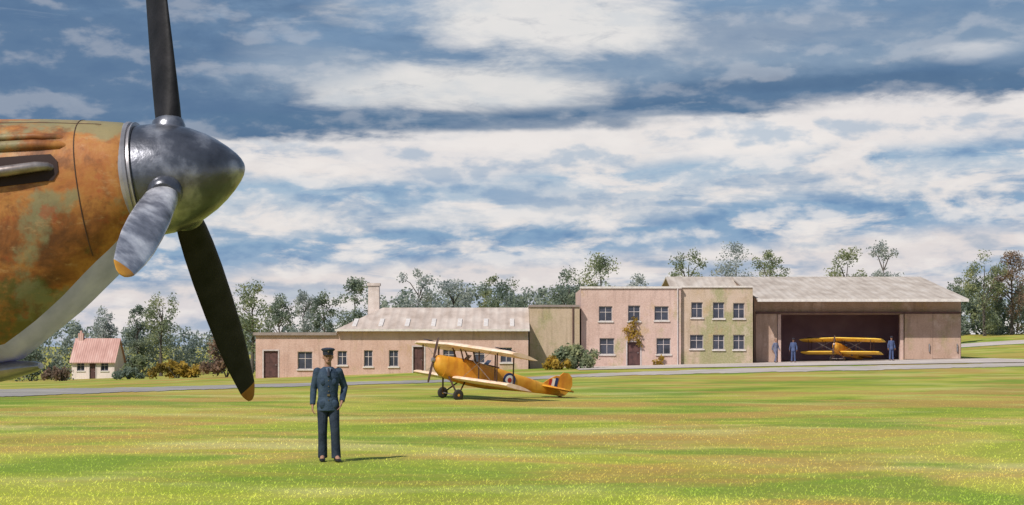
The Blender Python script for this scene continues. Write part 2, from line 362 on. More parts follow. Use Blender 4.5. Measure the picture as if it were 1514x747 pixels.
vv=np.zeros((nb,3,3)); vv[:,0]=np.stack([xx-ca,yy-sa,zz-.004],1); vv[:,1]=np.stack([xx+ca,yy+sa,zz-.004],1); vv[:,2]=np.stack([xx+lean[:,0],yy+lean[:,1],zz+hgt],1)
me=bpy.data.meshes.new('grass_blades'); me.vertices.add(nb*3); me.vertices.foreach_set('co',vv.ravel())
me.loops.add(nb*3); me.loops.foreach_set('vertex_index',np.arange(nb*3,dtype=np.int32))
me.polygons.add(nb); me.polygons.foreach_set('loop_start',np.arange(0,nb*3,3,dtype=np.int32)); me.update(calc_edges=True)
o=link('grass',me,mgb,None,(0,0,0),False); tag(o,'short rough grass covering the airfield in front','grass',kind='stuff')
def interp(pts,x):
    for (a,b_),(c_,d_) in zip(pts,pts[1:]):
        if a<=x<=c_: return b_+(d_-b_)*(x-a)/(c_-a)
    return pts[-1][1]
near=[(-80,591),(0,587.5),(200,580),(380,573.5),(620,567),(760,562.5),(900,556.5),(1100,551.5),(1300,547.5),(1420,544.5),(1600,540)]
far=[(-80,577),(0,576),(200,573.5),(380,568.5),(620,563),(760,559),(900,552),(1100,545),(1300,541),(1420,539),(1600,535)]
mb=MB(); cols=300; rows=8; pts=[]
rr_=random.Random(5)
for i in range(cols+1):
    px=-80+1680*i/cols
    A=gnd(px,interp(near,px)+.35*math.sin(i*.37)+rr_.uniform(-.35,.35)); B=gnd(px,interp(far,px)+.2*math.sin(i*.5)+rr_.uniform(-.25,.25))
    for j in range(rows+1):
        q=A.lerp(B,j/rows); q.z=g(q.x,q.y)+.02; pts.append(q)
mb.add(pts,[(i*(rows+1)+j,(i+1)*(rows+1)+j,(i+1)*(rows+1)+j+1,i*(rows+1)+j+1) for i in range(cols) for j in range(rows)])
o=mb.build('perimeter_track',M['track'],None,loc=(0,100,0)); tag(o,'grey concrete track along the front of the buildings','road',kind='structure')
def drape(name,x0,x1,y0f,y1,off,m,label,cat,parent=None,nx=40,ny=12):
    mb=MB(); pts=[]
    for i in range(nx+1):
        xq=x0+(x1-x0)*i/nx; ya=y0f(xq)
        for j in range(ny+1):
            yq=ya+(y1-ya)*j/ny; pts.append((xq,yq,g(xq,yq)+off))
    mb.add(pts,[(i*(ny+1)+j,(i+1)*(ny+1)+j,(i+1)*(ny+1)+j+1,i*(ny+1)+j+1) for i in range(nx) for j in range(ny)])
    o=mb.build(name,m,parent,loc=(x0,y1,0))
    if label: tag(o,label,cat,kind='structure')
    return o
drape('apron',4.5,37,lambda q:114-.06*q,129.9,.04,M['conc'],'pale concrete apron in front of the hangar and two-storey block','pavement')
drape('far_road',38,90,lambda q:178.,188.,.03,M['conc'],'pale strip of road across the field right of the hangar','road')
# ---------------------------------------------------------------- building helpers
def wallX(mb,x0,x1,z0,z1,y,th,ops):
    xs=sorted({x0,x1,*[q for o in ops for q in o[:2]]}); zs=sorted({z0,z1,*[q for o in ops for q in o[2:4]]})
    def solid(i,j):
        if i<0 or j<0 or i>=len(xs)-1 or j>=len(zs)-1: return False
        cx=(xs[i]+xs[i+1])/2; cz=(zs[j]+zs[j+1])/2
        return not any(o[0]<cx<o[1] and o[2]<cz<o[3] for o in ops)
    for i in range(len(xs)-1):
        for j in range(len(zs)-1):
            if not solid(i,j): continue
            a,b_,c_,d_=xs[i],xs[i+1],zs[j],zs[j+1]; Y2=y+th
            mb.quad((a,y,c_),(b_,y,c_),(b_,y,d_),(a,y,d_)); mb.quad((a,Y2,d_),(b_,Y2,d_),(b_,Y2,c_),(a,Y2,c_))
            if not solid(i-1,j): mb.quad((a,y,c_),(a,y,d_),(a,Y2,d_),(a,Y2,c_))
            if not solid(i+1,j): mb.quad((b_,y,d_),(b_,y,c_),(b_,Y2,c_),(b_,Y2,d_))
            if not solid(i,j-1): mb.quad((a,y,c_),(a,Y2,c_),(b_,Y2,c_),(b_,y,c_))
            if not solid(i,j+1): mb.quad((a,y,d_),(b_,y,d_),(b_,Y2,d_),(a,Y2,d_))
def window(root,x0,x1,z0,z1,y,cross=True):
    t=.05; f=MB(); ya,yb=y+.1,y+.17
    f.box(x0,x0+t,ya,yb,z0,z1); f.box(x1-t,x1,ya,yb,z0,z1); f.box(x0+t,x1-t,ya,yb,z0,z0+t); f.box(x0+t,x1-t,ya,yb,z1-t,z1)
    mx=(x0+x1)/2; f.box(mx-.02,mx+.02,ya+.01,yb-.01,z0+t,z1-t)
    if cross:
        mz=z0+(z1-z0)*.6
        f.box(x0+t,mx-.02,ya+.01,yb-.01,mz-.02,mz+.02); f.box(mx+.02,x1-t,ya+.01,yb-.01,mz-.02,mz+.02)
    w=f.build('window',M['frame'],root,False,recalc=False)
    MB().box(x0+t,x1-t,y+.135,y+.145,z0+t,z1-t).build('pane',M['glass'],w,False,recalc=False)
    MB().box(x0-.08,x1+.08,y-.09,y+.098,z0-.1,z0).build('sill',M['trim'],w,False,recalc=False)
def door(root,x0,x1,z0,z1,y):
    mb=MB(); mb.box(x0,x1,y+.12,y+.18,z0,z1)
    for a in (0,1):
        for b_ in (0,1):
            xa=x0+.1+a*(x1-x0-.1)/2; zb=z0+.15+b_*(z1-z0)/2
            mb.box(xa,xa+(x1-x0)/2-.2,y+.10,y+.119,zb,zb+(z1-z0)/2-.3)
    dd=mb.build('door',M['doorp'],root,False,recalc=False)
    MB().ell((x1-.15,y+.07,z0+1.),.04,.04,.04,10,6).build('handle',M['ring'],dd)
    fr=MB(); fr.box(x0-.1,x0-.003,y-.03,y+.1,z0,z1+.1); fr.box(x1+.003,x1+.1,y-.03,y+.1,z0,z1+.1); fr.box(x0-.003,x1+.003,y-.03,y+.1,z1+.003,z1+.1)
    fr.build('door_frame',M['frame'],dd,False,recalc=False)
# ---- low building on the left
Y=125.; xa,xm,xb=X(378,Y),X(498,Y),X(781,Y)
zb=-1.2
root=thing('low_building',((xa+xb)/2,Y,g(xa,Y)),'long single-storey pink building with pale hipped roof and tall chimney','building')
zt=Z(496,Y); ze=Z(488,Y)
wins=[(440,462,520,546),(499,513,519,540),(538,551,518,542),(575,589,518,542),(655,672,516,538),(700,717,515,537),(740,757,514,536)]
doors=[(390,411,519,562),(611,627,513,558)]
wo=[(X(a,Y),X(b_,Y),Z(d_,Y),Z(c_,Y)) for a,b_,c_,d_ in wins]
do=[(X(a,Y),X(b_,Y),g(X(a,Y),Y)-.05,Z(c_,Y)) for a,b_,c_,d_ in doors]
mb=MB(); wallX(mb,xa,xm,zb,zt,Y,.3,[q for q in wo+do if q[1]<xm]); wallX(mb,xm,xb,zb,ze,Y,.3,[q for q in wo+do if q[0]>xm])
mb.box(xa,xa+.3,Y+.3,Y+14,zb,zt); mb.box(xb-.3,xb,Y+.3,Y+14,zb,ze); mb.box(xa+.3,xb-.3,Y+13.7,Y+14,zb,zt)
mb.box(xm-.15,xm+.15,Y+.3,Y+13.7,zb,zt-.01)
mb.build('wall',M['w_low'],root,False,recalc=False)
for q in wo: window(root,*q,Y)
for q in do: door(root,*q,Y)
mb=MB(); mb.box(xa-.15,xm-.003,Y-.2,Y+14.1,zt+.002,zt+.22); mb.build('flat_roof',M['flat'],root,False,recalc=False)
zr=Z(455,Y+7); xr=X(566,Y+7)
mb=MB(); e0=ze+.003
A=[(xm-.1,Y-.35,e0),(xb+.1,Y-.35,e0),(xb+.1,Y+14.3,e0),(xm-.1,Y+14.3,e0)]
mb.add(A+[(xr,Y+7,zr),(xb+.1,Y+7,zr)],[(3,2,1,0),(0,1,5,4),(2,3,4,5),(3,0,4),(1,2,5)])
mb.build('roof',M['roofl'],root,False)
MB().box(xm-.1,xb+.1,Y-.48,Y-.352,e0-.1,e0+.06).build('gutter',M['trim'],root,False,recalc=False)
for i in range(7):
    t=i/6; xq=xm+1.2+t*(xb-xm-2.4)
    n_=Vector((0,-(zr-e0),7.35)).normalized(); a=Vector((xq,Y-.2+7.2*.12,e0+(zr-e0)*(.15+7.2*.12)/7.35-.01)); b_=Vector((xq,Y-.2+7.2*.45,e0+(zr-e0)*(.15+7.2*.45)/7.35-.01))
    q=MB(); v=[a+Vector((-.16,0,0)),a+Vector((.16,0,0)),b_+Vector((.16,0,0)),b_+Vector((-.16,0,0))]
    q.loft([v,[p+n_*.07 for p in v]]); q.build('roof_light',M['trim'],root,False)
Yc=Y+8; cx=X(553,Yc)
ch=MB(); ch.loft([[(cx+sx*w_,Yc+sy*w_,zz_) for sx,sy in ((-1,-1),(1,-1),(1,1),(-1,1))] for zz_,w_ in ((2.5,.48),(Z(423,Yc),.42))]); ch.box(cx-.5,cx+.5,Yc-.5,Yc+.5,Z(423,Yc)+.002,Z(419,Yc))
ch.build('chimney',mat('chimney_render',[(.3,(.50,.42,.38)),(.7,(.66,.58,.54))],scale=2,rough=.9,bump=.2,dirt=(.32,.26,.23)),root,False)
# ---- link block
Y=127.; xa,xb=X(783,Y),X(857,Y)
root=thing('link_block',((xa+xb)/2,Y,g(xa,Y)),'windowless tan block joining the low and two-storey buildings','building')
zt=Z(454,Y)
mb=MB(); mb.box(xa,xb,Y,Y+10,-.6,zt); mb.build('wall',M['w_link'],root,False,recalc=False)
mb=MB(); mb.box(xa-.05,xb-.003,Y-.1,Y+10.1,zt+.002,zt+.16); mb.build('coping',M['flat'],root,False,recalc=False)
MB().path([(xb-.5,Y-.07,g(xb,Y)),(xb-.5,Y-.07,zt)],.05,8).build('drainpipe',M['doorp'],root)
# ---- two storey block
Y=128.; xa,xm,xb=X(859,Y),X(1006,Y),X(1113,Y)
root=thing('office_block',((xa+xb)/2,Y,g(xm,Y)),'two-storey flat-roofed pink block with green camouflage patches beside the hangar','building')
zt=Z(427,Y)
wins=[(885,905,453,475),(928,946,452,475),(967,988,453,474),(1022,1039,447,470),(1054,1071,447,471),(1084,1101,448,471),
 (886,908,500,524),(970,991,500,524),(1020,1040,495,516),(1054,1071,495,517),(1084,1101,495,517)]
wo=[(X(a,Y),X(b_,Y),Z(d_,Y),Z(c_,Y)) for a,b_,c_,d_ in wins]
do=[(X(927,Y),X(946,Y),g(X(930,Y),Y)-.02,Z(506,Y))]
Yl=Y-.35
mb=MB(); wallX(mb,xa,xm,-.6,zt,Yl,.35,[q for q in wo+do if q[1]<xm]); mb.box(xa,xa+.3,Y,Y+11,-.6,zt); mb.build('wall',M['w_off'],root,False,recalc=False)
mb=MB(); wallX(mb,xm,xb,-.6,zt+.08,Y,.35,[q for q in wo if q[0]>xm]); mb.box(xb-.3,xb,Y+.35,Y+11,-.6,zt+.08); mb.box(xa+.3,xb-.3,Y+10.7,Y+11,-.6,zt)
w2=mb.build('wall',M['w_offg'],root,False,recalc=False); w2['label']='greener right half of the front wall'
for q in wo: window(root,*q,Yl if q[1]<xm else Y)
for q in do: door(root,*q,Yl)
mb=MB(); mb.box(xa+.3,xb-.3,Y+.36,Y+10.7,zt-.5,zt-.3); mb.build('flat_roof',M['flat'],root,False,recalc=False)
mb=MB(); mb.box(xa-.1,xm+.05,Yl-.1,Yl+.4,zt+.002,zt+.16); mb.box(xm+.053,xb,Y-.1,Y+.4,zt+.085,zt+.22); mb.build('coping',M['trim'],root,False,recalc=False)
MB().path([(xm-.25,Yl-.06,g(xm,Y)),(xm-.25,Yl-.06,zt)],.05,8).build('drainpipe',M['frame'],root)
def leaves(mb,c,r,n,sz,rg,flat=1.):
    for _ in range(n):
        while True:
            q=Vector((rg.uniform(-1,1),rg.uniform(-1,1),rg.uniform(-1,1)))
            if q.length<=1: break
        q=q*(.55+.45*rg.random()); p=Vector(c)+Vector((q.x*r,q.y*r*flat,q.z*r))
        a=Vector((rg.gauss(0,1),rg.gauss(0,1),rg.gauss(0,1))).normalized(); b_=a.cross(Vector((rg.gauss(0,1),rg.gauss(0,1),rg.gauss(0,1)))).normalized()
        s1=sz*rg.uniform(.6,1.3); s2=s1*rg.uniform(.5,.8)
        mb.add([p-a*s1-b_*s2*.3,p-b_*s2,p+a*s1,p+b_*s2],[(0,1,2,3)])
rg=random.Random(21)
for nm,cat,lab,lst in (('climbing_plant','plant','golden green climber over the wall above the office block door',[(935,482,.5),(941,495,.55),(931,500,.45),(945,507,.35),(925,488,.35),(938,474,.4),(936,488,.5)]),
        ('small_shrub','shrub','little golden shrub right of the office block door',[(978,530,.3),(970,537,.35),(976,538,.35)])):
    mb=MB()
    for (px,py,r) in lst:
        p=at(px,py,Yl-.22); leaves(mb,p,r,60,.09,rg,.3)
    px=lst[0][0]
    o=mb.build(nm,M['lf_gold'],None,False,loc=(X(px,Yl),Yl-.2,g(X(px,Yl),Yl)),recalc=False); tag(o,lab,cat)
# ---- hangar
Y=130.; xa,xb=X(1114,Y)+.05,X(1421,Y); D=26
root=thing('hangar',((xa+xb)/2,Y,g((xa+xb)/2,Y)),'wide tan hangar with a pale sloping roof and open dark doorway','hangar')
ze=Z(440,Y); zo=Z(465,Y); x0,x1=X(1150,Y),X(1335,Y); zr=Z(412,Y+13); zb=-.3
mb=MB(); wallX(mb,xa,xb,zb,ze,Y,.3,[(x0,x1,zb-1,zo)]); 
for xq in (xa,xb-.3): mb.box(xq,xq+.3,Y+.3,Y+D,zb,ze)
mb.box(xa+.3,xb-.3,Y+D-.3,Y+D,zb,ze)
for xq in (xa,xb-.3):
    mb.loft([[(xq,Y,ze+.002),(xq,Y+D,ze+.002),(xq,Y+13,zr-.12)],[(xq+.3,Y,ze+.002),(xq+.3,Y+D,ze+.002),(xq+.3,Y+13,zr-.12)]])
mb.build('wall',M['w_hang'],root,False)
mb=MB(); 
def slab(mb,xs_,ya,za,yb,zb_,t=.14):
    mb.loft([[(xs_[0],ya,za),(xs_[1],ya,za),(xs_[1],yb,zb_),(xs_[0],yb,zb_)],[(xs_[0],ya,za+t),(xs_[1],ya,za+t),(xs_[1],yb,zb_+t),(xs_[0],yb,zb_+t)]])
sl_=(zr-ze)/13
slab(mb,(xa-.05,xb+.01),Y-2.1,ze-2.1*sl_+.02,Y+13,zr+.02); slab(mb,(xa-.05,xb+.01),Y+13.002,zr+.02,Y+D+.6,ze-.6*sl_+.02)
mb.build('roof',M['roof'],root,False)
mb=MB(); slab(mb,(13.0,xa-.06),Y+9.05,6.45,Y+13,zr+.02); slab(mb,(13.0,xa-.06),Y+13.002,zr+.02,Y+D,ze+.02)
mb.build('rear_roof',M['roof'],root,False)
mb=MB(); mb.box(13.3,xa-.06,Y+9.3,Y+D-.4,zb,ze+.0); mb.box(13.3,xa-.06,Y+9.3,Y+9.6,ze+.002,6.45); mb.build('rear_wall',M['w_hang'],root,False,recalc=False)
MB().box(xa-.05,xb+.01,Y-2.2,Y-2.102,ze-2.1*sl_-.06,ze-2.1*sl_+.16).build('gutter',M['trim'],root,False,recalc=False)
def leaf(a,b_,lab):
    q=MB(); z_=g((a+b_)/2,Y)+.06; q.box(a,b_,Y-.22,Y-.12,z_,zo+.05)
    for zz_ in (z_+.003,zo-.12): q.box(a+.03,b_-.03,Y-.24,Y-.221,zz_,zz_+.14)
    d_=q.build('sliding_door',M['w_hang'],root,False,recalc=False); d_['label']=lab
    MB().box(b_-.32,b_-.24,Y-.36,Y-.272,1.3,1.9).build('handle',M['ring'],d_,False,recalc=False)
leaf(x1+.1,(x1+xb)/2-.01,'sliding door leaf beside the right pillar'); leaf((x1+xb)/2+.0,xb-.1,'outermost right sliding door leaf'); leaf(xa+.1,x0-.1,'left sliding door leaf')
mb=MB(); mb.box(xa+.1,xb-.1,Y-.34,Y-.05,zo+.06,zo+.2); mb.build('door_track',M['doorp'],root,False,recalc=False)
for xq in (x0-.02,x1-.23):
    MB().box(xq,xq+.25,Y-.1,Y+.32,g(xq,Y)-.3,zo-.002).build('pillar',M['w_off'],root,False,recalc=False)
mb=MB(); xx0,xx1=xa+.305,xb-.305
mb.quad((xx0,Y+.32,zb),(xx0,Y+D-.32,zb),(xx0,Y+D-.32,ze),(xx0,Y+.32,ze)); mb.quad((xx1,Y+.32,zb),(xx1,Y+.32,ze),(xx1,Y+D-.32,ze),(xx1,Y+D-.32,zb)); mb.quad((xx0,Y+8,zb),(xx1,Y+8,zb),(xx1,Y+8,ze+8*sl_-.1),(xx0,Y+8,ze+8*sl_-.1))
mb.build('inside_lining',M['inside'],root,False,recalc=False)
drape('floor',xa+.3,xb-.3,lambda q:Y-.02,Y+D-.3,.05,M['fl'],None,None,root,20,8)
# ---- cottage
def cottage(px0,px1,Y,ridge,eave,label,chim):
    xa,xb=X(px0,Y),X(px1,Y); gz=min(g(xa,Y),g(xb,Y))
    root=thing('cottage',((xa+xb)/2,Y,gz),label,'house'); dp=5.
    ze=Z(eave,Y); zr=Z(ridge,Y+dp/2)
    w_=xb-xa
    ops=[(xa+w_*.12,xa+w_*.3,gz+1.,gz+2.1),(xa+w_*.68,xa+w_*.86,gz+1.,gz+2.1)]; dr=(xa+w_*.42,xa+w_*.56,gz-.1,gz+2.05)
    mb=MB(); wallX(mb,xa,xb,gz-.5,ze,Y,.25,ops+[dr]); mb.box(xa,xa+.25,Y+.25,Y+dp,gz-.5,ze); mb.box(xb-.25,xb,Y+.25,Y+dp,gz-.5,ze); mb.box(xa+.25,xb-.25,Y+dp-.25,Y+dp,gz-.5,ze)
    for q in (xa,xb-.25): mb.loft([[(q,Y,ze+.002),(q,Y+dp,ze+.002),(q,Y+dp/2,zr-.1)],[(q+.25,Y,ze+.002),(q+.25,Y+dp,ze+.002),(q+.25,Y+dp/2,zr-.1)]])
    mb.build('wall',M['w_cot'],root,False)
    s_=(zr-ze)/(dp/2); mb=MB(); slab(mb,(xa-.2,xb+.2),Y-.35,ze-.35*s_+.02,Y+dp/2,zr+.02,.12); slab(mb,(xa-.2,xb+.2),Y+dp+.35,ze-.35*s_+.02,Y+dp/2+.003,zr+.02,.12)
    rf=mb.build('roof',M['tile'],root,False)
    cq=xa+.5 if chim<0 else xb-.5
    mb=MB(); mb.box(cq-.3,cq+.3,Y+dp/2-.3,Y+dp/2+.3,zr-.5,zr+.75); mb.box(cq-.12,cq+.12,Y+dp/2-.12,Y+dp/2+.12,zr+.752,zr+1.05); mb.build('chimney',M['tile'],rf,False,recalc=False)
    for q in ops: window(root,*q,Y)
    door(root,*dr,Y)
cottage(106,169,200,502,533,'small pale cottage with faded pink-red roof left of the propeller',-1)
# ---------------------------------------------------------------- trees and shrubs
def tree(px,top,wpx,Y,m,label,seed,dens=1.,lean=0.,bare=.2,name='tree',group='trees behind the airfield buildings'):
    rg=random.Random(seed); xq=X(px,Y); gz=g(xq,Y); H=Z(top,Y)-gz; Wd=wpx/F*Y/2
    root=thing(name,(xq,Y,gz),label,'tree',group)
    mb=MB(); base=Vector((xq,Y,gz-.2)); topp=Vector((xq+lean*H*.5,Y,gz+H*.82))
    mid=base.lerp(topp,.5)+Vector((rg.uniform(-.2,.2),0,0))
    r0=.015*H+.04
    mb.path([base,base.lerp(mid,.6),mid,topp],[r0*1.25,r0*.9,r0*.65,r0*.15],8)
    ends=[]
    for i in range(9):
        t=bare+.1+.55*rg.random(); s_=base.lerp(topp,t); an=rg.uniform(0,6.28); L=Wd*rg.uniform(.55,1.)
        e=s_+Vector((math.cos(an)*L,math.sin(an)*L*.8,H*rg.uniform(.08,.2)))
        mb.path([s_,s_.lerp(e,.5)+Vector((0,0,.04*H)),e],[r0*.4,r0*.25,r0*.07],6); ends.append(e)
    mb.build('trunk',M['bark'],root)
    cr=MB(); cl=[]
    for e in ends: cl.append((e,rg.uniform(.22,.36)*Wd+.25))
    for i in range(int(20*dens)):
        t=bare+(1-bare)*rg.random(); wr=Wd*math.sin(math.pi*min(1,max(.12,(t-bare)/(1-bare)*.85+.12)))**.7
        an=rg.uniform(0,6.28); rr=wr*math.sqrt(rg.random())*1.0
        cl.append((Vector((xq+lean*H*.5*t+math.cos(an)*rr,Y+math.sin(an)*rr,gz+H*min(t,.96))),rg.uniform(.18,.38)*Wd+.25))
    for c_,r_ in cl: leaves(cr,c_,r_*1.15,int(66+50*r_),.11+.025*rg.random(),rg)
    cr.build('crown',m,root,False,recalc=False)
T=[(150,455,34,207,'lf_grey','slim grey tree rising just behind the pink cottage',.9,.1),
(203,452,30,209,'lf_dark','thin dark tree between the pink cottage and the taller tree',.8,0),
(238,427,50,206,'lf_mid','tallest of the trees standing between cottage and lower propeller blade',1.0,.05),
(372,420,66,176,'lf_mid','broad green tree just right of the lower propeller blade',1.1,0),
(413,433,46,184,'lf_dark','dark tree second to the right of the lower propeller blade',.9,-.05),
(446,430,40,190,'lf_grey','greyish tree third to the right of the lower propeller blade',.9,.05),
(479,432,36,186,'lf_dark','narrow dark tree behind the left end of the pale hipped roof',.9,0),
(525,415,56,180,'lf_dark','bushy tree immediately left of the tall pale chimney',1.1,0),
(619,398,52,182,'lf_grey','tall grey-green tree right of the tall pale chimney',1.,0),
(668,408,58,188,'lf_grey','ragged spreading tree above the middle of the pale hipped roof',.8,.05),
(716,404,26,184,'lf_mid','very thin wispy tree above the right half of the hipped roof',.7,.15),
(749,418,66,176,'lf_dark','low round green tree above the right end of the hipped roof',1.4,0),
(829,402,62,180,'lf_dark','leaning dark tree directly behind the tan link block',1.3,.2),
(886,381,72,186,'lf_mid','tall leafy tree above the left corner of the office block',1.5,.05),
(944,408,48,190,'lf_grey','low grey tree peeping over the office block parapet',.9,0),
(1014,362,48,196,'lf_mid','open-crowned tree over the left end of the hangar ridge',.8,.05),
(1088,362,72,202,'lf_grey','misty grey tree above the hangar ridge, broadest of those there',1.7,0),
(1138,371,46,196,'lf_mid','short green tree right beside the misty grey tree',.9,0),
(1238,362,56,196,'lf_mid','slanting tree above the middle of the hangar roof',.9,.2),
(1306,358,46,200,'lf_grey','pale sparse tree above the right end of the hangar ridge',.8,0),
(1413,408,30,190,'lf_dark','small dark tree at the right end of the hangar roof',1.,0),
(1456,370,70,208,'lf_mid','large green tree right of the hangar, left of the pair there',1.3,0),
(1496,373,62,211,'lf_rust','reddish-brown tree at the right edge of the picture',1.3,0)]
for i,(px,top,w_,Yt,m_,lab,dn_,ln) in enumerate(T): tree(px,top,w_,Yt,M[m_],lab,100+i,dn_,ln,.08 if px>1400 else .25)
def bush(px,top,wpx,Y,m,label,seed,n=16):
    rg=random.Random(seed); xq=X(px,Y); gz=g(xq,Y); H=Z(top,Y)-gz; Wd=wpx/F*Y/2
    root=thing('bush',(xq,Y,gz),label,'bush')
    st=MB(); cr=MB()
    for i in range(5):
        an=i*1.3; st.path([(xq,Y,gz-.1),(xq+math.cos(an)*Wd*.3,Y+math.sin(an)*Wd*.2,gz+H*.4),(xq+math.cos(an)*Wd*.55,Y+math.sin(an)*Wd*.4,gz+H*.7)],[.06,.04,.02],6)
    st.build('stems',M['bark'],root)
    for i in range(n):
        t=rg.random(); wr=Wd*(1-t**2.2*.75); an=rg.uniform(0,6.28); rr=wr*math.sqrt(rg.random())*.9; r_=rg.uniform(.16,.3)*min(Wd,H)+.12
        leaves(cr,(xq+math.cos(an)*rr,Y+math.sin(an)*rr*.6,gz+r_*.6+t*max(.05,H-r_*1.5)),r_,int(60+60*r_),.14,rg)
    cr.build('foliage',m,root,False,recalc=False)
bush(45,508,120,186,M['lf_dark'],'big dark green bush at the left edge below the grey underside',301,30)
bush(205,522,60,188,M['lf_mid'],'green bush beside the right wall of the pink cottage',302,20)
bush(262,528,86,150,M['lf_gold'],'golden orange bush left of the lower propeller blade',303,24)
bush(335,488,86,141,M['lf_rust'],'tall rusty hedge bush against the left end of the low building',304,36)
bush(90,540,70,165,M['lf_rust'],'low brown bush in front of the pink cottage',305,16)
bush(850,506,90,120.5,M['lf_mid'],'rounded green bush in front of the link block behind the biplane tail',306,30)
bush(820,525,50,119,M['lf_gold'],'small yellowish bush behind the biplane rudder',307,12)
bush(190,541,50,160,M['lf_dark'],'low dark bush between pink cottage and golden bush',308,14)
def wood(name,pts,Y0,m,label,seed,dens=1.):
    rg=random.Random(seed); mb=MB()
    for (px,top,bot) in pts:
        for j in range(int(9*dens)):
            py=bot+(top-bot)*(j+rg.random())/int(9*dens); Yq=Y0+rg.uniform(-5,8); p=at(px+rg.uniform(-16,16),py,Yq)
            p.z=max(p.z,g(p.x,p.y)+.3); leaves(mb,p,rg.uniform(.9,1.7),100,.22,rg)
    loc=at(pts[0][0],pts[0][2],Y0)
    o=mb.build(name,m,None,False,loc=(loc.x,Y0,g(loc.x,Y0)),recalc=False); tag(o,label,'wood',kind='stuff')
M['lf_far']=leafmat('hazy_far_leaves',(.09,.115,.12),(.145,.17,.155),(.20,.215,.17))  # distance haze mixed into these hedgerow colours
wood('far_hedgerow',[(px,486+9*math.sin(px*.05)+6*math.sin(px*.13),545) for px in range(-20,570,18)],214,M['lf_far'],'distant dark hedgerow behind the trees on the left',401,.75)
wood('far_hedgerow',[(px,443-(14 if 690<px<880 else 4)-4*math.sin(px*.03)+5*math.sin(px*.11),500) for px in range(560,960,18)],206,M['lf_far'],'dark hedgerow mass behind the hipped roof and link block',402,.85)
wood('far_hedgerow',[(px,432+10*math.sin(px*.09),496) for px in range(1405,1640,16)],218,M['lf_dark'],'dense dark hedgerow right of the hangar beyond the pale field',403,1.2)
# ---------------------------------------------------------------- fighter aircraft on the left
p_,th=R(8.25),R(2.0)
A=Vector((math.cos(p_)*math.cos(th),-math.cos(p_)*math.sin(th),math.sin(p_)))
Nn=Vector((-math.sin(th),-math.cos(th),0)); Uu=Nn.cross(A)*-1
if Uu.z<0: Uu=-Uu
hub=at(256,262,10.6)
base=hub-A*.2
root=thing('fighter_aircraft',(-5.3,10.7,0),'orange-brown camouflaged fighter aircraft nose with black three-blade propeller at left','aircraft')
ST=[(0,.355,.355,.352),(.06,.38,.39,.375),(.2,.41,.52,.41),(.5,.465,.74,.47),(.92,.525,.99,.53),(1.5,.58,1.08,.57),(2.4,.64,1.09,.58),(4,.72,1.02,.56),(6,.5,.8,.4),(8,.32,.45,.18),(8.8,.25,.3,.06)]
def sect(s):
    for a,b_ in zip(ST,ST[1:]):
        if a[0]<=s<=b_[0]:
            t=(s-a[0])/(b_[0]-a[0]); return [a[i]+(b_[i]-a[i])*t for i in (1,2,3)]
    return ST[-1][1:]
def surf(s,phi,off=0.):
    t,b_,w_=sect(s); cs,sn=math.cos(phi),math.sin(phi)
    e=.86
    yy_=(w_+off)*math.copysign(abs(sn)**e,sn); zz_=((t if cs>0 else b_)+off)*math.copysign(abs(cs)**(e if cs>0 else .95),cs)
    return base-A*s+Nn*yy_+Uu*zz_
SS=[0,.03,.06,.1,.15,.2,.28,.36,.44,.52,.62,.72,.82,.92,1.05,1.2,1.5,1.9,2.4,3,3.5,4,5,6,7,8,8.8]
def bnd(s): return 142+12*sm(.1,.8,s)
def strip(fa,fb,n):
    mb=MB(); mb.loft([[surf(s,R(fa(s)+(fb(s)-fa(s))*j/n)) for j in range(n+1)] for s in SS],False,False); return mb
strip(lambda s:-bnd(s),bnd,56).build('fuselage',M['camo'],root)
strip(bnd,lambda s:360-bnd(s),20).build('underside',M['under'],root)
for s_ in (.29,1.9):
    mb=MB(); mb.path([surf(s_,R(-138+276*j/60),.0) for j in range(61)],.004,6); mb.build('panel_seam',M['seam'],root)
for sg in (1,-1):
    mb=MB(); mb.path([surf(s_,R(28*sg),.0) for s_ in SS[4:19]],.0035,6); mb.build('panel_seam',M['seam'],root)
    mb=MB(); vs=[[surf(s_,R(sg*(69+19*j/6)),.006) for j in range(7)] for s_ in (.385,.42,.5,.62,.72,.82,.92,1.05,1.2,1.5,1.75)]
    vs[0]=[surf(.385,R(sg*(75+8*j/6)),.006) for j in range(7)]
    mb.loft(vs,False,False); mb.build('exhaust_recess_shade',M['dark'],root)  # raised dark panel paints the slot's shade on the skin, no hollow
    for ph,rr0 in ((60,.034),(51,.024)):
        mb=MB(); mb.path([surf(s_,R(sg*ph),o_) for s_,o_ in ((.32,-.03),(.38,-.008),(.52,.004),(1.,.006),(1.5,.004),(2.,-.03))],[rr0*.5,rr0*.9,rr0,rr0,rr0,rr0*.7],14); mb.build('cowl_fairing',M['camo'],root)
    for q in range(3):
        s0=.415+.44*q
        mb=MB(); mb.path([surf(s0,R(sg*79),-.03),surf(s0+.03,R(sg*79),.02),surf(s0+.09,R(sg*79.5),.04),surf(s0+.25,R(sg*80.5),.045),surf(s0+.43,R(sg*81),.048)],[.022,.026,.031,.033,.030],14); mb.build('exhaust_stub',M['exh'],root)
def loc3(s,yv,zv): return base-A*s+Nn*yv+Uu*zv
mb=MB(); mb.loft([[loc3(s,w_*math.cos(q),z_+h_*math.sin(q)) for q in [2*math.pi*j/20 for j in range(20)]] for s,w_,h_,z_ in ((.80,.06,.02,-1.05),(.84,.12,.035,-1.05),(1.0,.17,.06,-1.05),(1.6,.2,.10,-1.05),(2.2,.1,.06,-1.04))]); mb.build('air_intake',M['ring'],root)
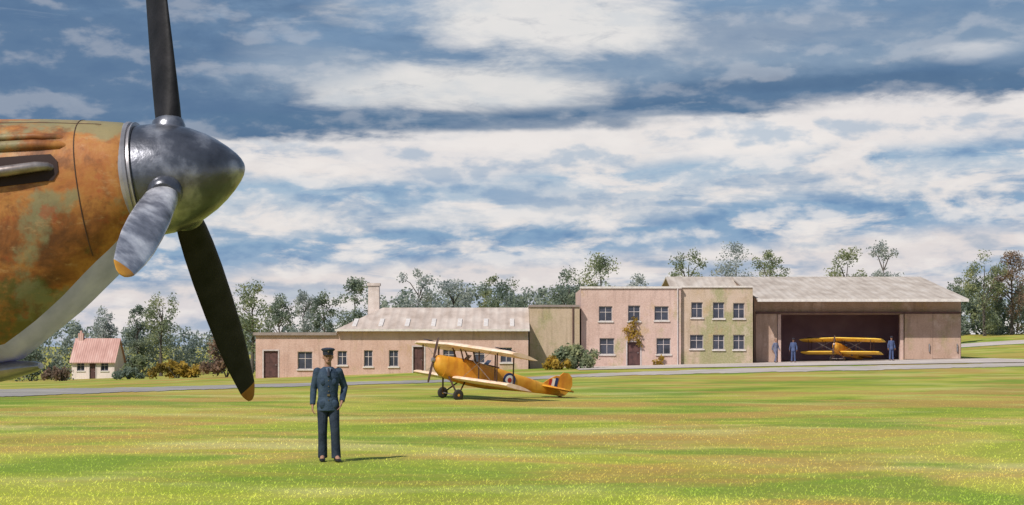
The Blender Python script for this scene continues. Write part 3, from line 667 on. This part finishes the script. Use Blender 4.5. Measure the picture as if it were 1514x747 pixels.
def wing(sg,secs,name,m):
    mb=MB(); rings=[]
    for yv,le,ch_,z_,tk in secs:
        r_=[]
        for j in range(24):
            q=2*math.pi*j/24; u=.5-.5*math.cos(q); tt=tk*ch_*(math.sqrt(max(u,0))*(1-u)*1.6+.02)
            r_.append(loc3(le+u*ch_,sg*yv,z_+(tt if math.sin(q)>0 else -tt*.6)))
        rings.append(r_)
    mb.loft(rings); return mb.build(name,m,root)
for sg in (1,-1):
    wing(sg,[(.2,2.9,2.4,-.9,.15),(2.4,2.95,2.2,-.82,.13),(5,3.2,1.6,-.7,.1),(5.8,3.5,1.,-.66,.08),(6,3.9,.3,-.65,.05)],'wing',M['camo'])
    wing(sg,[(.05,7.6,1.2,.12,.1),(1.5,7.8,.8,.12,.08),(1.7,8.1,.2,.12,.05)],'tailplane',M['camo'])
    top_=loc3(3.1,sg*1.25,-.85); bot_=Vector((top_.x+.12,top_.y,.42))
    mb=MB(); mb.tube(top_,bot_,.07,.05); mb.build('undercarriage_leg',M['exh'],root)
    w_=MB(); w_.lathe([(-.1,.2),(-.1,.34),(-.06,.4),(0,.42),(.06,.4),(.1,.34),(.1,.2)],bot_,(0,1,0),28); ww=w_.build('wheel',M['rubber'],root)
    MB().lathe([(-.09,.02),(-.085,.2),(.085,.2),(.09,.02)],bot_,(0,1,0),20).build('rim',M['ring'],ww)
mb=MB(); pr=[(7.2,.2),(8.0,1.15),(8.5,1.3),(8.9,1.1),(9.05,.6),(8.9,-.1),(8.0,-.1)]
mb.loft([[loc3(s_,-.05,z_) for s_,z_ in pr],[loc3(s_,.05,z_) for s_,z_ in pr]]); mb.build('fin',M['camo'],root,False)
tw=loc3(8.0,0,-.3); mb=MB(); mb.tube(tw,(tw.x,tw.y,.15),.05); mb.build('tailwheel_leg',M['exh'],root)
MB().lathe([(-.06,.1),(-.04,.15),(.04,.15),(.06,.1)],(tw.x,tw.y,.15),(0,1,0),18).build('tailwheel',M['rubber'],root)
mb=MB(); mb.loft([[loc3(s_,w_*math.cos(q),.45+h_*max(0,math.sin(q))) for q in [math.pi*j/14 for j in range(15)]] for s_,w_,h_ in ((2.9,.3,.2),(3.3,.32,.62),(4.2,.32,.64),(5.4,.2,.2))],True,True); mb.build('canopy',M['glass'],root)
mb=MB(); mb.lathe([(.0,.33),(.0,.350),(.12,.345),(.22,.325),(.32,.288),(.41,.24),(.48,.19),(.54,.138),(.585,.09),(.61,.055),(.623,.025),(.627,0)],base+A*.03,A,48); mb.build('spinner',M['spin'],root,ang=60)
mb=MB(); mb.lathe([(-.045,.33),(-.045,.372),(-.02,.382),(.0,.376),(.004,.362),(.012,.362),(.016,.372),(.024,.372),(.028,.33)],base,A,56); mb.build('backplate',M['ring'],root,ang=25)
BL=[(.15,.15,.15,75),(.34,.17,.14,68),(.46,.20,.105,60),(.62,.225,.08,54),(.85,.245,.06,49),(1.15,.25,.045,45),(1.45,.24,.036,42),(1.7,.21,.028,40),(1.97,.15,.020,39),(2.01,.13,.016,38),(2.05,.10,.013,37),(2.085,.065,.01,37),(2.10,.02,.006,37)]
def blade_rings(dr,lst):
    t=A.cross(dr); out=[]
    for r_,c_,k_,bt in lst:
        b_=R(bt); cd=t*math.cos(b_)+A*math.sin(b_); nd=dr.cross(cd)
        out.append([hub+dr*r_+cd*(c_/2*math.cos(q))+nd*(k_/2*math.sin(q)*(1+.35*math.cos(q))) for q in [2*math.pi*j/24 for j in range(24)]])
    return out
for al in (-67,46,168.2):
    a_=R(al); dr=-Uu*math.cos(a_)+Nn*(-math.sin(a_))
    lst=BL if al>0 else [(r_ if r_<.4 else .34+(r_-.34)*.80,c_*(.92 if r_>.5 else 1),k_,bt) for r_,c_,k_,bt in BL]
    mb=MB(); mb.loft(blade_rings(dr,lst[:9])); bo=mb.build('propeller_blade',M['blade' if al>0 else 'blade_lit'],root,ang=60)
    if al<0: bo['label']='blade coloured silver-grey for sky sheen, pointing at the viewer'
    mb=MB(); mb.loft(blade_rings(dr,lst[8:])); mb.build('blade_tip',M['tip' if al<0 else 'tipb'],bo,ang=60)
    MB().lathe([(.26,.11),(.33,.108),(.37,.098),(.385,.08)],hub,dr,24).build('blade_cuff',M['spin'],bo)
# ---------------------------------------------------------------- biplane
PB=R(13); SCL=.78
Pm=Matrix.Scale(SCL,4)@Matrix.Rotation(-PB,4,'Y')@Matrix.Translation((-.55,0,-.115))
def biplane(label,group):
    r=thing('biplane',(0,0,0),label,'aircraft',group)
    def B(): return MB(Pm)
    FS=[(1.2,1.45,.32,.45),(.6,1.43,.37,.53),(-.2,1.43,.38,.55),(-1.,1.44,.37,.52),(-1.7,1.48,.34,.45),(-3,1.54,.23,.32),(-4.0,1.57,.13,.23),(-4.75,1.59,.04,.17)]
    def rg_(x_,zc,hw,hh,e=.62):
        o_=[]
        for j in range(28):
            q=2*math.pi*j/28; c_,s_=math.cos(q),math.sin(q)
            o_.append((x_,hw*math.copysign(abs(c_)**e,c_),zc+hh*math.copysign(abs(s_)**e,s_)))
        return o_
    mb=B(); mb.loft([rg_(*f) for f in FS]); mb.build('fuselage',M['yel'],r)
    mb=B(); mb.loft([rg_(x_,z_,a,b_,.8) for x_,z_,a,b_ in ((1.203,1.45,.32,.45),(1.45,1.51,.29,.38),(1.6,1.56,.21,.27),(1.66,1.58,.1,.12))]); mb.build('engine_cowl',M['yel'],r)
    mb=B(); mb.loft([[(1.72+.035*math.sin(q),w_*math.cos(q),1.6+z_) for q in [2*math.pi*j/12 for j in range(12)]] for z_,w_ in ((-.98,.03),(-.85,.08),(-.5,.1),(-.12,.06),(0,.07),(.12,.06),(.5,.1),(.85,.08),(.98,.03))]); pr_=mb.build('propeller',M['wood'],r)
    mb=B(); mb.lathe([(0,.12),(.1,.1),(.14,.0)],(1.68,0,1.6),(1,0,0),16); mb.build('propeller_hub',M['exh'],pr_)
    def wg(y0,y1,le0,le1,ch_,z0,z1,nm,m_):
        mb=B(); rings=[]; n_=14
        for i in range(n_+1):
            t=i/n_; yv=y0+(y1-y0)*t; le=le0+(le1-le0)*abs(yv)/4.6
            e_=min(1.,(4.6-abs(yv))/.7+.25)**.5
            c_=ch_*(.55+.45*e_)
            rr=[]
            for j in range(20):
                q=2*math.pi*j/20; u=.5-.5*math.cos(q); tk=.14*c_*(math.sqrt(u)*(1-u)*1.8+.03)
                rr.append((le-(ch_-c_)*.4-u*c_,yv,z0+(z1-z0)*abs(yv)/4.6+(tk if math.sin(q)>0 else -tk*.4)))
            rings.append(rr)
        mb.loft(rings); return mb.build(nm,m_,r)
    wg(-4.6,4.6,1.2,.7,1.6,2.40,2.38,'upper_wing',M['wingy'])
    for sg in (1,-1): wg(sg*.34,sg*4.4,.85,.45,1.4,1.04,1.10,'lower_wing',M['wingy'])
    def st(a,b_,w_=.032): 
        q=B(); q.tube(a,b_,w_,w_,8); q.build('strut',M['wood'],r)
    for sg in (1,-1):
        for dx in (-.2,-1.0):
            for yq in (1.9,3.5): st((.8-.29+dx+.05,sg*yq,1.08),(1.15-.29+dx,sg*yq,2.39))
            st((.6+dx*.8,sg*.32,1.85),(.95+dx*.8,sg*.38,2.40))
        wr=B(); wr.tube((.4,sg*.36,1.10),(.75,sg*3.2,2.39),.010,.010,5); wr.tube((.7,sg*.36,2.40),(.4,sg*3.2,1.12),.010,.010,5); wr.build('bracing_wire',M['exh'],r)
        st((.95,sg*.28,1.05),(.57,sg*.70,.37),.04); st((.15,sg*.28,.97),(.53,sg*.70,.37),.035); 
        wh=B(); wh.lathe([(-.06,.13),(-.06,.19),(-.035,.235),(0,.25),(.035,.235),(.06,.19),(.06,.13)],(.55,sg*.74,.365),(0,1,0),24); wo_=wh.build('wheel',M['rubber'],r)
        hb=B(); hb.lathe([(-.065,.02),(-.05,.135),(.05,.135),(.065,.02)],(.55,sg*.74,.365),(0,1,0),18); hb.build('rim',M['yel'],wo_)
        nv=Vector((-.08,sg,0)).normalized()
        c_=Vector((-1.95,sg*.33,1.54))
        for rad_,m_,of in ((.32,M['blue'],.016),(.22,M['white'],.022),(.11,M['red'],.028)):
            e=B(); e.lathe([(-.02,rad_),(of,rad_)],c_,nv,28); e.build('roundel',m_,r,ang=20)
        for rad_,m_,of in ((.46,M['blue'],.004),(.18,M['red'],.010)):
            e=B(); e.lathe([(0,rad_),(of,rad_)],(.25,sg*3.35,2.58),(0,0,1),28); e.build('roundel',m_,r,ang=20)
    ax=B(); ax.tube((.55,-.72,.365),(.55,.72,.365),.03); ax.build('axle',M['exh'],r)
    def plate(pts,t,nm,m_,horizontal=False):
        q=B()
        if horizontal: q.loft([[(a,b_,1.70-t) for a,b_ in pts],[(a,b_,1.70+t) for a,b_ in pts]])
        else: q.loft([[(a,-t,b_) for a,b_ in pts],[(a,t,b_) for a,b_ in pts]])
        return q.build(nm,m_,r,False)
    fin=plate([(-3.75,1.72),(-4.1,2.05),(-4.4,2.26),(-4.58,2.28),(-4.58,1.66),(-3.75,1.66)],.03,'fin',M['yel'])
    plate([(-4.6,1.42),(-4.6,2.30),(-4.75,2.48),(-5.0,2.51),(-5.22,2.36),(-5.32,2.04),(-5.25,1.74),(-5.05,1.5),(-4.85,1.42)],.035,'rudder',M['yel'])
    plate([(-3.7,0),(-3.95,.9),(-4.2,1.35),(-4.45,1.42),(-4.65,1.3),(-4.95,.9),(-4.95,.12),(-4.6,.1),(-4.6,-.1),(-4.95,-.12),(-4.95,-.9),(-4.65,-1.3),(-4.45,-1.42),(-4.2,-1.35),(-3.95,-.9)],.03,'tailplane',M['yel'],True)
    for i,m_ in enumerate((M['red'],M['white'],M['blue'])):
        x_=-4.10-.15*i; q=B(); q.box(x_-.148,x_,-.04,.04,1.76,2.06+.06*i); q.build('tail_flash',m_,fin,False,recalc=False)
    q=B(); q.tube((-4.5,0,1.47),(-4.95,0,1.39),.035); q.build('tail_skid',M['wood'],r)
    for x_ in (-.15,-1.15):
        q=B(); q.loft([[(x_+.34*math.cos(t),.23*math.sin(t),1.955+dz) for t in [2*math.pi*j/20 for j in range(20)]] for dz in (-.02,.03)]); q.build('cockpit',M['dark'],r)
        q=B(); q.loft([[(x_+.36,-.22,1.93),(x_+.36,.22,1.93),(x_+.2,.18,2.19),(x_+.2,-.18,2.19)],[(x_+.35,-.22,1.93),(x_+.35,.22,1.93),(x_+.19,.18,2.19),(x_+.19,-.18,2.19)]]); q.build('windscreen',M['glass'],r,False)
    q=B(); q.path([(1.3,-.33,1.19),(1.1,-.44,1.07),(.4,-.44,.97)],.04,8); q.build('exhaust_pipe',M['exh'],r)
    return r
bp=biplane('yellow biplane parked on the grass with its nose to the left','yellow biplanes')
pg=gnd(664,591); bp.location=pg; bp.rotation_euler=(R(-3),0,R(180+29))
b2=copy_tree(bp); b2['label']='smaller yellow biplane standing inside the dark hangar doorway'
for ch_ in b2.children:
    if 'wing' in ch_.name:
        ch_.data=ch_.data.copy(); ch_.data.materials.clear(); ch_.data.materials.append(M['wingb'])
xq=X(1238,128.8); b2.location=(xq,128.8,g(xq,128.8)+.05); b2.scale=(.95,)*3; b2.rotation_euler=(0,0,math.atan2(-.80,-.60))
# ---------------------------------------------------------------- people
M['skin']=mat('skin',[(.3,(.28,.15,.105)),(.7,(.36,.20,.14))],scale=12,rough=.7,spec=.2)
M['cloth']=mat('blue_serge',[(.3,(.024,.040,.070)),(.7,(.062,.090,.130))],scale=7,rough=.9,bump=.3,bscale=30,spec=.1)
M['cloth2']=mat('dark_serge',[(.3,(.016,.023,.038)),(.7,(.042,.055,.078))],scale=7,rough=.9,bump=.3,bscale=30,spec=.1)
M['capm']=mat('cap_cloth',(.03,.036,.055),rough=.9)
M['shoe']=mat('black_leather',(.012,.011,.012),rough=.5)
M['shirt']=mat('pale_shirt',(.12,.16,.24),rough=.8)
M['hair']=mat('brown_hair',(.035,.02,.012),rough=.7)
M['brass']=mat('brass',(.16,.12,.06),rough=.6,metal=.4)
M['eyem']=mat('eye_dark',(.02,.018,.018),rough=.2)
M['overall']=mat('grey_overall',[(.3,(.10,.11,.17)),(.7,(.17,.18,.26))],scale=5,rough=.9)
M['clothb']=mat('plain_blue_cloth',[(.3,(.04,.06,.14)),(.7,(.08,.11,.22))],scale=5,rough=.9)
def hand(mb,w,d,side,thumb,curl):
    d=d.normalized(); side=(side-d*side.dot(d)).normalized()
    kn=w+d*.085
    for t in (-.027,-.009,.009,.027): mb.cap(w+side*t*.6,.02,kn+side*t,.014,10)
    for i,(t,L) in enumerate(((-.03,.062),(-.01,.078),(.01,.085),(.03,.075))):
        a=kn+side*t; b_=a+(d*.9+curl*.35).normalized()*L*.5; c_=b_+(d*.6+curl*.8).normalized()*L*.5
        mb.cap(a,.0095,b_,.0085,8); mb.cap(b_,.0085,c_,.007,8)
    a=w+d*.025+side*thumb*.03; b_=a+(d*.6+side*thumb*.7).normalized()*.04; c_=b_+(d*.95+side*thumb*.2+curl*.2).normalized()*.035
    mb.cap(a,.013,b_,.011,8); mb.cap(b_,.011,c_,.008,8)
def person(loc,rot,label,pose,group=None,jm=None,tm=None,fine=True,hat=True,scale=1.):
    r=thing('person',loc,label,'person',group); off=Vector(loc)
    Mx=Matrix.Translation(off)@Matrix.Scale(scale,4)
    V3=Vector
    if pose==0:
        J=dict(kL=(-.085,.0,.5),aL=(-.08,.07,.09),kR=(.105,-.08,.5),aR=(.125,-.07,.09),eL=(-.225,.05,1.16),wL=(-.245,-.01,.91),eR=(.268,.09,1.18),wR=(.215,-.07,.96),fL=(-.02,-.12,-1),fR=(-.3,-.25,-1))
    elif pose==1:
        J=dict(kL=(-.1,0,.5),aL=(-.12,0,.09),kR=(.1,0,.5),aR=(.12,0,.09),eL=(-.25,.04,1.16),wL=(-.27,-.03,.91),eR=(.25,.04,1.16),wR=(.27,-.03,.91),fL=(0,-.1,-1),fR=(0,-.1,-1))
    else:
        J=dict(kL=(-.1,-.14,.52),aL=(-.11,-.10,.1),kR=(.1,.02,.5),aR=(.11,.2,.12),eL=(-.25,.1,1.17),wL=(-.26,.1,.92),eR=(.25,-.02,1.17),wR=(.24,-.18,.96),fL=(0,-.1,-1),fR=(0,-.35,-1))
    J={k_:V3(v) for k_,v in J.items()}
    hL,hR=V3((-.085,0,.92)),V3((.085,0,.92)); sL,sR=V3((-.168,.01,1.43)),V3((.168,.01,1.43))
    b=MB(Mx)
    b.eloft([(0,0,.84,.11,.085),(0,0,.95,.14,.105),(0,0,1.08,.125,.09),(0,0,1.25,.145,.105),(0,0,1.38,.155,.105),(0,.005,1.46,.11,.08),(0,.005,1.5,.06,.06)])
    for h_,k_,a_ in ((hL,J['kL'],J['aL']),(hR,J['kR'],J['aR'])):
        b.cap(h_,.08,k_,.052); b.cap(k_,.052,a_,.04); b.cap(a_,.042,a_+V3((a_.x*.2,-.13,-.045)),.035)
    for s_,e_,w_,f_,sg in ((sL,J['eL'],J['wL'],J['fL'],-1),(sR,J['eR'],J['wR'],J['fR'],1)):
        b.cap(s_,.05,e_,.04); b.cap(e_,.04,w_,.028)
        hand(b,w_,f_,V3((0,-1,0)),1,V3((-sg*.8,-.3,0)))
    b.cap((0,.01,1.46),.056,(0,-.005,1.58),.052)
    b.ell((0,-.005,1.675),.074,.094,.108); b.cap((0,-.05,1.60),.045,(0,-.03,1.63),.055)
    b.cap((0,-.095,1.675),.009,(0,-.108,1.648),.014,8); b.ell((-.077,.01,1.665),.012,.02,.032,8,6); b.ell((.077,.01,1.665),.012,.02,.032,8,6)
    b.cap((-.045,-.083,1.69),.012,(.045,-.083,1.69),.012,8)
    vx=.0055 if fine else .011
    link('body',remesh(b,vx*scale,2,off),M['skin'],r,ang=180)
    j=MB(Mx); jm=jm or M['cloth']; tm=tm or M['cloth2']
    j.eloft([(0,0,.80,.155,.12),(0,0,.815,.176,.138),(0,0,.95,.172,.132),(0,0,1.045,.154,.118),(0,0,1.075,.154,.118),(0,0,1.2,.168,.128),(0,0,1.34,.184,.132),(0,.005,1.43,.172,.112),(0,.005,1.485,.108,.085),(0,.005,1.51,.072,.07)])
    for s_,e_,w_ in ((sL,J['eL'],J['wL']),(sR,J['eR'],J['wR'])):
        j.cap(s_,.07,e_,.055); j.path([e_+(e_-w_).normalized()*.02,e_.lerp(w_,.4),w_],[.054,.052,.044],16); j.cap(e_,.055,e_.lerp(w_,.1),.053)
    link('jacket',remesh(j,vx*1.3*scale,2,off),jm,r,ang=180)
    t=MB(Mx); t.eloft([(0,0,.83,.155,.115),(0,0,.95,.16,.12),(0,0,1.0,.15,.11)])
    for h_,k_,a_ in ((hL,J['kL'],J['aL']),(hR,J['kR'],J['aR'])):
        t.cap(h_,.096,k_,.074); t.path([k_+V3((0,0,.03)),k_.lerp(a_,.5)+V3((0,.01,0)),a_+V3((0,-.005,-.03))],[.074,.072,.076],18); t.cap(k_,.074,k_.lerp(a_,.1),.072)
    link('trousers',remesh(t,vx*1.3*scale,2,off),tm,r,ang=180)
    for a_ in (J['aL'],J['aR']):
        q=MB(Mx); q.loft([[V3((a_.x*(1+.25*u)+w_*math.cos(p),a_.y+.09-.30*u,zc+hh*math.sin(p))) for p in [2*math.pi*i/14 for i in range(14)]] for u,w_,zc,hh in ((0,.02,a_.z-.05,.02),(.06,.038,a_.z-.04,.045),(.35,.043,a_.z-.035,.052),(.6,.05,a_.z-.055,.033),(.85,.045,a_.z-.06,.027),(1,.015,a_.z-.065,.015))])
        q.build('shoe',M['shoe'],r)
    if hat:
        q=MB(Mx); q.eloft([(0,.0,1.715,.084,.103),(0,.0,1.755,.086,.105),(0,-.005,1.775,.108,.126),(0,-.005,1.79,.11,.128),(0,.0,1.805,.088,.105),(0,.0,1.815,.03,.035)]); cp=q.build('cap',M['capm'],r,ang=60)
        q=MB(Mx); q.loft([[V3((.085*math.sin(p)*f_,-.1*math.cos(p)*1.-e_*math.cos(p),z_)) for p in [R(-75+150*i/12) for i in range(13)]] for f_,e_,z_ in ((1,.0,1.722),(1.02,.05,1.700),(1.02,.05,1.694),(1,.0,1.714))],True,True); q.build('peak',M['shoe'],cp,ang=60)
        q=MB(Mx); q.ell((0,-.112,1.748),.014,.01,.016,10,6); q.build('cap_badge',M['brass'],cp)
    q=MB(Mx); q.ell((0,.018,1.685),.079,.088,.1); link('hair',remesh(q,.01*scale,0,off),M['hair'],r,ang=180)
    if fine:
        for sx in (-.03,.03): q=MB(Mx); q.ell((sx,-.091,1.672),.011,.008,.007,10,6); q.build('eye',M['eyem'],r)
        q=MB(Mx); q.ell((0,-.097,1.615),.022,.006,.005,10,6); q.build('mouth',mat('lips',(.2,.08,.06),rough=.6),r)
        q=MB(Mx); q.loft([[V3((0,-.089,1.5)),V3((-.045,-.093,1.495)),V3((0,-.140,1.36)),V3((.045,-.093,1.495))],[V3((0,-.098,1.5)),V3((-.045,-.102,1.495)),V3((0,-.146,1.36)),V3((.045,-.102,1.495))]]); sh=q.build('shirt_front',M['shirt'],r,False)
        q=MB(Mx); q.path([(0,-.106,1.487),(0,-.126,1.42),(0,-.147,1.36)],[.014,.02,.022],8); q.build('tie',M['capm'],sh)
        q=MB(Mx); q.eloft([(0,0,1.035,.158,.122),(0,0,1.085,.158,.122)]); bl=q.build('belt',M['cloth'],r); q=MB(Mx); q.box(-.022,.022,-.134,-.12,1.045,1.078); q.build('buckle',M['brass'],bl,False)
        for zb_ in (1.29,1.2,1.12,.98): q=MB(Mx); q.ell((.0,-.131 if zb_>1.1 else -.134,zb_),.009,.008,.009,10,6); q.build('button',M['brass'],r)
        for sx in (-1,1):
            q=MB(Mx); q.ell((sx*.085,-.112,1.27),.045,.018,.055,14,8); q.build('pocket',jm,r); q=MB(Mx); q.ell((sx*.095,-.112,.92),.058,.018,.07,14,8); q.build('pocket',jm,r)
    r.rotation_euler=(0,0,rot)
    return r
pf=gnd(485,684); person(pf,R(10),'person in blue uniform and peaked cap standing alone on the grass',0,scale=.985)
for px,Yq,pose,rot,lab,m_ in ((1147,127.0,2,R(35),'small person outside the hangar by the left door, farther left of two','overall'),(1173,127.0,1,R(-20),'small person outside the hangar, nearer the doorway of two on the left','clothb'),(1318,126.8,1,R(10),'small lone person in blue by the right pillar of the hangar','clothb')):
    xq=X(px,Yq); person((xq,Yq,g(xq,Yq)+.045),rot,lab,pose,'people outside the hangar',M[m_],M[m_],False,px!=1147)
